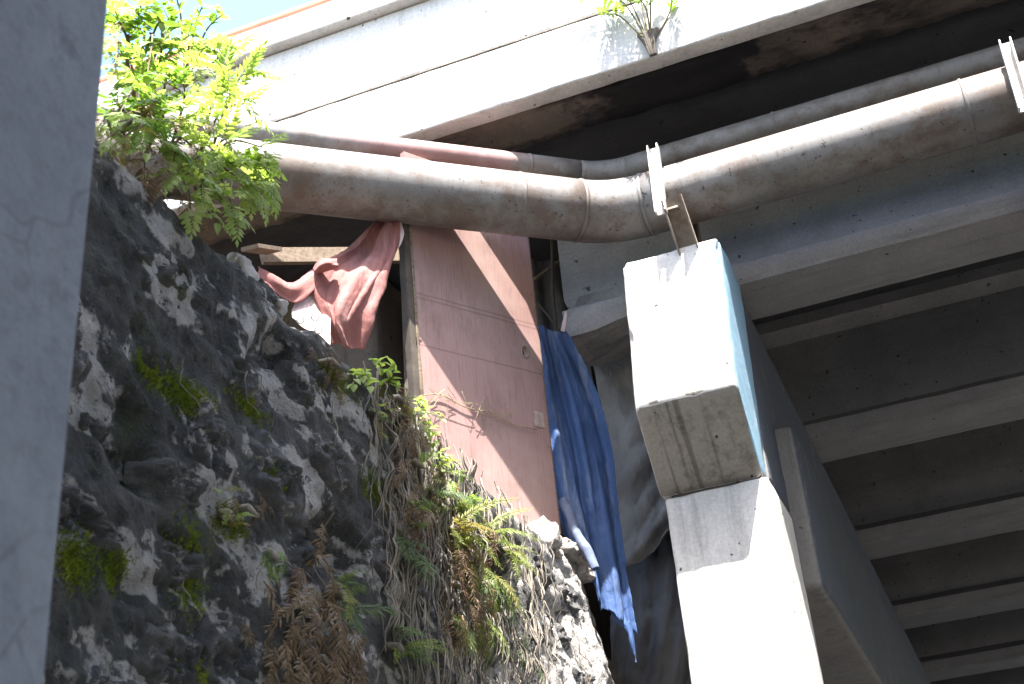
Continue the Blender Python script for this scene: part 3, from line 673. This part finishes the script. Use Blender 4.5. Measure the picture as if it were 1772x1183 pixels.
stick('pole', 'thin pale pole leaning across the gap between door and girder', 'pole', aty(925, 480, 6.75), aty(985, 440, 6.95), .012, WOOD)
stick('pole', 'thin dark pole standing in the gap between door and girder', 'pole', aty(955, 405, 6.8), aty(962, 585, 6.7), .012, DARKW)
stick('pole', 'bent stick crossed behind the top of the blue tarpaulin', 'pole', aty(930, 520, 6.8), aty(968, 570, 6.7), .009, DARKW)
stick('wooden_board', 'long weathered board laid level behind the red cloth', 'board', aty(452, 443, 5.25), aty(720, 441, 6.0), .03, WOOD, prof=(.035, .09))
stick('wooden_board', 'short split board propped on rubble at the wall top', 'board', aty(432, 428, 4.6), aty(474, 434, 4.85), .03, WOOD, prof=(.09, .02))
stick('wooden_board', 'small red-brown lath lying on rubble below the door', 'board', aty(940, 925, 6.22), aty(985, 938, 6.34), .02, BROWN, prof=(.04, .015))
# posts that hold the shack's front
stick('timber_post', 'dark timber post standing right behind the door edge', 'post', aty(712, 700, 6.2), aty(700, 380, 6.2), .03, DARKW, prof=(.06, .05))

# rubble
def rock(label, p, r, mat=RUBBLE, group=None, seed=0):
    n, m = 22, 30
    th_, ph = np.linspace(0, math.pi, n), np.linspace(0, 2*math.pi, m, endpoint=False)
    T_, Pn = np.repeat(th_, m), np.tile(ph, n)
    D = np.stack([np.sin(T_)*np.cos(Pn), np.sin(T_)*np.sin(Pn), np.cos(T_)], -1)
    Dq = np.sign(D)*np.abs(D)**.75
    V = Dq*(1+.42*fbm(D+seed*3.7, 1.3, 3)+.16*fbm(D+seed, 5, 3))[:, None]*np.array(r)+np.array(p)+np.array([0, 0, r[2]*.55])
    tag(obj('rubble_stone', V, grid_faces(n, m, True)[:, ::-1], mat, base=p), label, 'stone', group)
wp0 = lambda px, py, x: np.array([x, atx(px, py, x)[1], WT-.01])
G = 'rubble on the wall top'
rock('large pale rubble stone at the foot of the door', aty(940, 950, 6.1), (.085, .10, .085), seed=1)
rock('flat pale rubble stone by the rolled tarpaulin hem', aty(985, 965, 6.35), (.07, .09, .05), seed=2)
for i, (px, py, dp, r) in enumerate(((920, 950, 6.0, .035), (962, 962, 6.15, .03), (1005, 975, 6.4, .04), (978, 945, 6.3, .03), (900, 945, 5.9, .03), (955, 940, 6.2, .04), (1015, 1000, 6.45, .05))):
    rock('small pale rubble chip below the door', aty(px, py, dp), (r, r*1.2, r*.8), group=G, seed=10+i)
rock('pale rounded rubble stone under the bushy plant on the wall top', wp0(415, 425, -2.07), (.04, .06, .045), seed=21)
rock('dark rubble stone beside the short split board', wp0(445, 462, -2.1), (.06, .08, .04), STONE, seed=22)
rock('grey rubble stone under the trailing red cloth end', wp0(475, 490, -2.08), (.035, .05, .03), seed=23)

# ------------------------------------------------------------------ plants
def leaflet(base, d, n, L, w):
    d = d/np.linalg.norm(d); s_ = np.cross(n, d); s_ /= np.linalg.norm(s_)+1e-9
    return [base, base+d*L*.45+s_*w-n*w*.25, base+d*L-n*L*.10, base+d*L*.45-s_*w-n*w*.25, base+d*L*.5+n*w*.12], [[0, 4, 1], [1, 4, 2], [2, 4, 3], [3, 4, 0]]
def frond_mesh(name, L, N, ll, lw, mat, droop=.35, taper=.75, ang=65, tip=True, rough=.12):
    """pinnate leaf lying along +x, face +z"""
    parts = []; x = np.linspace(0, 1, N+2)
    curve = lambda t: np.array([L*t*(1-.12*droop*t), .03*L*math.sin(3*t), -droop*L*t*t*.6])
    parts.append(tube([curve(t) for t in np.linspace(0, 1, 8)], np.linspace(.011*L, .003*L, 8), 5, False))
    for t in x[1:-1]:
        sz = math.sin(math.pi*(.18+.80*t)**taper)*.55+.5
        tg = curve(t+.01)-curve(t); tg /= np.linalg.norm(tg); nn = np.array([-tg[2], 0, tg[0]])
        for sd in (-1, 1):
            a_ = math.radians(ang*(1-.45*t)+random.uniform(-8, 8)); d = tg*math.cos(a_)+np.array([0, sd, 0])*math.sin(a_)+nn*random.uniform(-.35, .2)
            parts.append(leaflet(curve(t), d, nn+np.array([0, random.uniform(-.3, .3), 0]), ll*sz*random.uniform(1-rough, 1+rough), lw*sz))
    if tip: parts.append(leaflet(curve(1.0), np.array([1, 0, -.4]), np.array([0, 0, 1.]), ll*.7, lw*.7))
    v, f = join(parts); me = bpy.data.meshes.new(name); me.from_pydata(v.tolist(), [], f); me.update(); me.materials.append(mat); return me
def oval_mesh(name, L, wd_, mat):
    xs = np.linspace(0, 1, 7); V = []
    for t in xs:
        w = wd_*math.sin(math.pi*t**.8)**.9+.0005
        for s_ in (-1, -.5, 0, .5, 1): V.append((L*t, s_*w, -.25*L*t*t+abs(s_)*w*.35))
    me = bpy.data.meshes.new(name); me.from_pydata(V, [], grid_faces(7, 5).tolist()); me.update(); me.materials.append(mat); return me
K = {
 'pin': [frond_mesh('compound_leaf', random.uniform(.13, .19), 9, .050, .0095, LEAF, .3) for _ in range(5)],
 'pinb': [frond_mesh('compound_leaf', random.uniform(.10, .14), 6, .048, .013, LEAF, .25) for _ in range(4)],
 'pind': [frond_mesh('compound_leaf', random.uniform(.12, .17), 8, .048, .010, LEAFD, .3) for _ in range(4)],
 'oval': [oval_mesh('oval_leaf', random.uniform(.045, .085), .017, LEAFD) for _ in range(3)],
 'ovalb': [oval_mesh('oval_leaf', random.uniform(.035, .06), .014, LEAF) for _ in range(3)],
 'fern': [frond_mesh('fern_frond', random.uniform(.24, .34), 26, .046, .0042, random.choice((FERN, FERN, FERN2)), .75, .9, 72, rough=.3) for _ in range(5)],
 'ferng': [frond_mesh('fern_frond', random.uniform(.20, .27), 14, .085, .0065, FERNG, .5, .9, 60) for _ in range(3)],
 'dry': [frond_mesh('dry_frond', random.uniform(.12, .24), 15, .034, .0045, DRYL, 1.4, .9, 55, rough=.7) for _ in range(6)],
 'litter': [oval_mesh('dry_leaf', random.uniform(.02, .04), .010, DRYL) for _ in range(3)],
}
def put(kind, name, parent, p, d, up, sc=1.0):
    d = Vector(d).normalized(); up = Vector(up); s_ = up.cross(d)
    if s_.length < 1e-4: s_ = Vector((1, 0, 0)).cross(d)
    s_.normalize(); n = d.cross(s_)
    o = bpy.data.objects.new(name, random.choice(K[kind])); link(o, parent)
    q = Vector(p)-parent.location
    o.matrix_local = Matrix(((d.x*sc, s_.x*sc, n.x*sc, q.x), (d.y*sc, s_.y*sc, n.y*sc, q.y), (d.z*sc, s_.z*sc, n.z*sc, q.z), (0, 0, 0, 1)))
    return o
LN = {'pin': 'leaf', 'pinb': 'leaf', 'pind': 'leaf', 'oval': 'leaf', 'ovalb': 'leaf', 'fern': 'frond', 'ferng': 'frond', 'dry': 'dry_frond', 'litter': 'dry_leaf'}
def plant(name, label, cat, base, tips, kinds, per=6, group=None, r=.006, sc=1.0, mat=BARK, spread=.9, start=.25):
    """stems from the base to each tip, leaves set along them"""
    base = np.array(base, float); t = thing(name, label, cat, base, group)
    st = []
    for tp in tips:
        tp = np.array(tp, float); mid = (base+tp)/2+np.array([random.uniform(-.03, .05), random.uniform(-.04, .04), .25*np.linalg.norm(tp-base)])
        c = catmull([base, mid, tp], 14); st.append(tube(c, np.linspace(r, r*.35, 14), 6, False))
        for k in range(per):
            u = start+(1-start)*(k+random.uniform(.1, .9))/per; i = min(int(u*13), 12); p = c[i]+(c[i+1]-c[i])*(u*13-i); tg = c[i+1]-c[i]; tg /= np.linalg.norm(tg)+1e-9
            sd = np.cross(tg, [0, 0, 1]); sd /= np.linalg.norm(sd)+1e-9; sgn = 1 if k % 2 else -1
            d = tg*random.uniform(.2, .9)+sd*sgn*random.uniform(.4, 1)*spread+np.array([.25, -.25, random.uniform(-.3, .5)])
            kd = random.choice(kinds)
            put(kd, LN[kd], t, p, d, (random.uniform(-.3, .6), random.uniform(-.6, .2), 1), sc*random.uniform(.7, 1.2))
        kd = random.choice(kinds); put(kd, LN[kd], t, c[-1], c[-1]-c[-2]+np.array([0, 0, -.01]), (.2, -.3, 1), sc)
    obj('stem', *join(st), mat, t); return t
wp = lambda px, py, x: atx(px, py, x)
# bushy growth on the wall's near end
plant('bushy_plant', 'bright green bush of feathery leaves leaning over the near wall top, tips before the pipes', 'bush', wp(330, 310, -2.2),
      [wp(380, 130, -2.15), wp(420, 180, -2.05), wp(440, 290, -1.98), wp(400, 350, -1.95), wp(370, 260, -2.02), wp(345, 190, -2.15), wp(395, 240, -2.1), wp(425, 330, -1.98)], ('pin', 'pin', 'pinb'), 4, sc=.9)
plant('bushy_plant', 'leafy green clump hanging low over the wall edge above the pale rounded stone', 'bush', wp(345, 345, -2.12),
      [wp(330, 360, -1.96), wp(375, 385, -1.95), wp(405, 370, -1.95), wp(300, 300, -1.96), wp(350, 320, -1.95), wp(385, 345, -1.97)], ('pinb', 'pin', 'pinb', 'ovalb'), 6, sc=.8)
plant('bushy_plant', 'green bush with compound leaves half way up the bank beside the pillar', 'bush', wp(260, 250, -2.25),
      [wp(225, 140, -2.15), wp(275, 120, -2.15), wp(305, 180, -2.1), wp(245, 215, -2.02), wp(290, 245, -2.02), wp(210, 190, -2.05)], ('pind', 'pinb', 'pin', 'oval'), 5)
plant('climbing_vine', 'tall tangled vine with oval leaves climbing the bank by the pillar', 'vine', wp(235, 190, -2.4),
      [wp(200, 20, -2.3), wp(250, -10, -2.35), wp(295, 30, -2.3), wp(330, 60, -2.25), wp(215, 90, -2.2), wp(270, 70, -2.2), wp(195, 130, -2.1)], ('oval', 'oval', 'ovalb', 'pind', 'litter'), 9, spread=1.1, sc=1.0)
plant('climbing_vine', 'pale sunlit vine sprays against the white sky above the bank', 'vine', wp(320, 150, -2.6),
      [wp(350, 10, -2.5), wp(385, 25, -2.4), wp(300, -20, -2.6), wp(360, 80, -2.4), wp(335, 110, -2.3), wp(395, 75, -2.35)], ('ovalb', 'oval', 'pin'), 6, spread=1.1)
plant('bushy_plant', 'dark leafy undergrowth in the shade of the vine by the pillar', 'bush', wp(215, 260, -2.3),
      [wp(190, 200, -2.15), wp(230, 240, -2.05), wp(190, 250, -2.05), wp(250, 285, -2.0)], ('pind', 'oval', 'dry'), 8)
plant('bushy_plant', 'spray of light green compound leaves reaching out in front of the thick pipe', 'bush', wp(355, 300, -2.15),
      [wp(430, 120, -2.1), wp(455, 255, -1.95), wp(465, 300, -1.95), wp(415, 290, -1.98), wp(445, 330, -1.95), wp(400, 155, -2.1)], ('pin', 'pin', 'pinb'), 4, sc=.9)
plant('bushy_plant', 'thick light green leaf mass between vine and low clump on the bank', 'bush', wp(290, 270, -2.2),
      [wp(265, 160, -2.05), wp(310, 130, -2.1), wp(330, 215, -2.02), wp(300, 280, -1.98), wp(255, 265, -1.98), wp(345, 260, -2.0), wp(320, 320, -1.97)], ('pinb', 'pin', 'ovalb', 'dry'), 4, sc=.85)
plant('climbing_vine', 'vine with small pale leaves twined over the top of the bank', 'vine', wp(240, 120, -2.35),
      [wp(190, 60, -2.2), wp(230, 10, -2.25), wp(280, 40, -2.2), wp(310, 90, -2.2), wp(200, 110, -2.1), wp(255, 130, -2.1), wp(340, 40, -2.25)], ('ovalb', 'pinb', 'oval', 'litter'), 7, spread=1.2)
plant('grassy_weed', 'weedy green growth sprouting along the broken wall edge under the door', 'plant', wp(760, 790, -1.98),
      [wp(750, 800, -1.9), wp(780, 830, -1.9), wp(820, 870, -1.9), wp(735, 780, -1.92), wp(790, 810, -1.95)], ('ovalb', 'litter', 'pinb'), 6, sc=.5, r=.003)
plant('yellow_fern', 'small yellow-green fern tuft on the wall edge touching the pillar', 'fern', wp(195, 235, -2.02),
      [wp(180, 215, -1.92), wp(205, 210, -1.9), wp(220, 232, -1.9), wp(185, 240, -1.9)], ('fern', 'pinb'), 2, sc=.45)
# mid-wall plants
plant('young_plant', 'young bright green plant with toothed leaves before the dark opening', 'plant', wp(650, 690, -2.02),
      [wp(652, 622, -1.96), wp(676, 634, -1.95), wp(628, 650, -1.95), wp(683, 664, -1.95), wp(640, 668, -1.93), wp(612, 665, -1.95)], ('ovalb',), 8, sc=1.0, r=.004)
plant('young_plant', 'small green creeper at the left edge of the door', 'plant', wp(738, 715, -1.98),
      [wp(742, 745, -1.92), wp(750, 765, -1.92), wp(735, 735, -1.9), wp(728, 690, -1.95)], ('ovalb',), 9, sc=.75, r=.003)
def fernclump(label, px, py, dirs, kinds, sc=1.0, x=-1.97, n=8, group=None, name='fern'):
    b = wp(px, py, x); t = thing(name, label, 'fern', b, group)
    for k in range(n):
        d = np.array(dirs[k % len(dirs)], float)+rng.normal(size=3)*.28; kd = kinds[k % len(kinds)]
        put(kd, LN[kd], t, b+rng.normal(size=3)*np.array([.015, .035, .03]), d, (.8, -.3, .6), sc*random.uniform(.45, .95))
    v = [tube([b+np.array([-.05, 0, .01]), b+np.array([0, 0, .0]), b+np.array([.02, 0, -.02])], [.02, .018, .008], 6)]
    obj('rootstock', *join(v), ROOTM, t); return t
OUT = [(1, -.3, .3), (1, .5, -.2), (.8, -.7, -.4), (.9, .9, .3), (.7, 0, -1)]
DOWN = [(.5, .3, -1), (.4, -.4, -1), (.8, .1, -.8), (.5, .7, -.9)]
fernclump('yellow-green fern spraying from the wall below the door', 790, 915, OUT, ('fern',), 1.0, n=12)
fernclump('bright fern with upright fronds at the foot of the lit door', 850, 925, [(1, .6, .2), (1, -.2, .5), (.8, .9, -.2)], ('fern',), .95, n=10)
fernclump('drooping green fern against the sunlit grey plaster', 850, 1010, DOWN, ('fern', 'ferng'), 1.0, n=12)
fernclump('long green fern trailing down the sunlit plaster end of the wall', 835, 1080, DOWN, ('fern',), .9, n=10)
fernclump('grey-green hand-shaped fern on the shaded stones', 700, 925, [(1, -.9, -.3), (.9, -.6, -.6), (1, -1, .1)], ('ferng',), .95, n=7)
fernclump('mossy yellow fern tuft beside the young plant', 690, 690, OUT, ('fern', 'dry'), .55, n=14)
fernclump('low green fern in the deep shade at the wall foot', 690, 1120, OUT, ('ferng', 'fern'), .8, n=9)
fernclump('green fern half hidden in dead brown fronds', 590, 1030, OUT, ('ferng', 'fern'), .8, n=8)
fernclump('small green weed hanging in a chain on the dark stones', 470, 960, DOWN, ('pinb', 'ferng'), .6, n=7)
fernclump('small bright weed rooted in a joint of the dark stones', 395, 890, OUT, ('pinb', 'fern'), .5, n=9)
fernclump('pale fern over the broken wall edge left of the door foot', 745, 850, OUT, ('ferng', 'fern'), .7, n=9)
fernclump('thin green fern low on the lit plaster', 900, 1110, DOWN, ('ferng',), .7, n=6)
for label, px, py, dirs, kk, sc_, n_ in (
    ('lit yellow fern just under the peeling left edge of the door', 760, 815, OUT, ('fern',), .6, 9),
    ('lit fern fan below the rubble at the door foot', 880, 950, [(1, .5, .1), (.9, -.5, -.3), (.7, .8, -.5)], ('fern',), .85, 10),
    ('lit fern between the pale fern and the yellow-green fern', 800, 880, OUT, ('fern', 'ferng'), .7, 10),
    ('lit fern cluster hanging over grey roots below the yellow-green fern', 820, 975, DOWN, ('fern',), .85, 11),
    ('thin lit fern trailing among grey roots low on the wall', 790, 1080, DOWN, ('fern', 'ferng'), .8, 9),
    ('small lit fern on the wall edge beside the mossy yellow tuft', 650, 715, OUT, ('fern', 'pinb'), .5, 9)):
    fernclump(label, px, py, dirs, kk, sc_, n=n_)
def dryclump(label, px, py, n, sc=1.0, x=-1.96, sp=.12, group=None):
    b = wp(px, py, x); t = thing('dead_fern', label, 'dead fern', b, group)
    for k in range(n):
        d = np.array([.5, random.uniform(-.7, .7), -1+random.uniform(-.3, .8)]); kd = 'dry' if k % 5 else 'litter'
        put(kd, LN[kd], t, b+rng.normal(size=3)*np.array([.025, sp, sp*.8]), d, (1, -.3, .4), sc*random.uniform(.7, 1.2))
    obj('rootstock', *tube([b+np.array([-.06, 0, 0]), b, b+np.array([.03, 0, -.03])], [.02, .016, .006], 6), ROOTM, t)
dryclump('mat of dead red-brown fern around the mossy yellow tuft', 700, 720, 26, .65, sp=.09)
dryclump('dead brown fern hanging down the broken wall edge beside the door', 720, 800, 22, .8)
dryclump('rusty dead fern above the grey-green fern', 730, 880, 22, .8)
dryclump('dead fronds tangled among the yellow-green ferns', 800, 930, 26, .9)
dryclump('dead fronds hanging beside the drooping green fern', 790, 1010, 20, .9)
dryclump('large curtain of dead brown fern low on the shaded wall', 540, 1060, 40, 1.1, sp=.16)
dryclump('dead brown fern at the foot of the large dead curtain', 560, 1140, 34, 1.0, sp=.15)
dryclump('small dead fern tuft just below the eyelet cloth', 575, 625, 12, .5, sp=.06)
dryclump('thin dead fern on the dark stones beside the hole', 430, 880, 8, .5, sp=.06)
dryclump('dry brown twigs under the bushy plants', 300, 330, 16, .7, x=-2.05, sp=.10)
# plant rooted in the bridge edge
bp = np.array([-1.0, FY-.012, 4.99])
t = plant('parapet_plant', 'straggly plant rooted in the white bridge edge above the pipes', 'plant', bp,
      [bp+np.array(q) for q in ((-.12, -.10, .42), (-.02, -.12, .52), (.09, -.09, .40), (-.22, -.08, .25), (.17, -.07, .22), (-.30, -.07, .42), (-.05, -.16, .30))], ('pinb', 'pind', 'oval'), 5, sc=.8, start=.45)
v = [tube(catmull([bp+np.array([dx, .0, .10]), bp+np.array([dx*.5, -.02, .02]), bp+np.array([dx*.3+.01, -.02, -.09])], 10), np.linspace(.018, .004, 10), 7) for dx in (-.05, -.02, .0, .03, .05)]
obj('root_clump', *join(v), DARKW, t)

# roots and dead stems that nobody could count
def streaks():
    parts = []
    def strand(s0, z0, L, lean, r, out=.02):
        n = 10; s_ = s0+lean*np.linspace(0, 1, n)+fbm(np.stack([np.linspace(0, 3, n)+s0*31, np.zeros(n), np.zeros(n)], -1), 1, 2)*.03
        z = z0-L*np.linspace(0, 1, n)
        P, N = wpath(s_); e = np.clip((s_-5.6)/.8, 0, 1)*.16*(WT-z)
        dd = wdisp(s_, z)+e+out+np.abs(fbm(np.stack([s_*9, z*9, z*0], -1), 1, 2))*.05
        parts.append(tube(np.stack([P[:, 0]+N[:, 0]*dd, P[:, 1]+N[:, 1]*dd, z], -1), np.linspace(r, r*.4, n), 5, False))
    for k in range(520):
        s0 = random.choice([random.gauss(4.75, .35), random.gauss(5.25, .4), random.gauss(4.4, .25)]); strand(s0-.2, WT-random.random()**1.5*1.3, random.uniform(.12, .6), random.uniform(-.05, .10), random.uniform(.0015, .0055))
    for k in range(14): strand(random.uniform(2.2, 4.2), random.uniform(.8, WT), random.uniform(.1, .3), random.uniform(-.05, .1), random.uniform(.0015, .003))
    v, f = join(parts); tag(obj('root', v, f, ROOTM, base=(WX, 4.9, 1.6)), 'mat of grey roots and dead stems hanging down the stone wall', 'roots', kind='stuff')
streaks()
def moss():
    V = []; Fc = []
    for px, py, ry, rz, n in ((315, 680, .10, .05, 500), (325, 985, .07, .10, 700), (120, 972, .06, .06, 400), (395, 905, .06, .04, 400), (465, 825, .10, .03, 300), (325, 1172, .05, .05, 300), (575, 655, .08, .05, 400), (430, 705, .08, .03, 250), (190, 985, .05, .04, 250), (650, 850, .1, .05, 400), (260, 640, .05, .04, 250), (690, 700, .10, .06, 500)):
        n *= 3; c = wp(px, py, WX); s_ = c[1]-.2+rng.normal(size=n)*ry*.6; z = c[2]+rng.normal(size=n)*rz*.6
        z = np.minimum(z, WT-.02); P, N = wpath(s_); dd = wdisp(s_, z)+.004
        for i in range(n):
            b = np.array([P[i, 0]+dd[i], P[i, 1], z[i]]); tip = b+np.array([random.uniform(.004, .014), random.uniform(-.006, .006), random.uniform(-.006, .012)]); w = np.array([0, .0025, random.uniform(-.002, .002)])
            k = len(V); V += [b-w, b+w, tip]; Fc.append([k, k+1, k+2])
    tag(obj('moss', V, Fc, MOSS, base=(WX, 3.8, 1.5)), 'green moss tufts scattered over the stone wall', 'moss', kind='stuff')
moss()
# pale dry vine strung across the door
c = [DP+hd2*u+du2*w-dn*-0.0+dn*.012 for u, w in ((-.88, .63), (-.74, .66), (-.58, .62), (-.42, .62), (-.26, .58), (-.10, .58))]
vt = thing('dry_vine', 'thin pale dry vine strung across the door', 'vine', c[0])
parts = [tube(catmull(c, 60), .0028, 5)]
for k in range(16):
    u = random.uniform(-.85, -.3); w = .64+random.uniform(-.05, .04); p = DP+hd2*u+du2*w+dn*.014
    q = [p, p+hd2*random.uniform(-.08, .08)+du2*random.uniform(-.06, .07)+dn*.02, p+hd2*random.uniform(-.12, .12)+du2*random.uniform(-.1, .06)+dn*.012]; parts.append(tube(catmull(q, 12), .0014, 4))
obj('tendril', *join(parts), STRAW, vt)
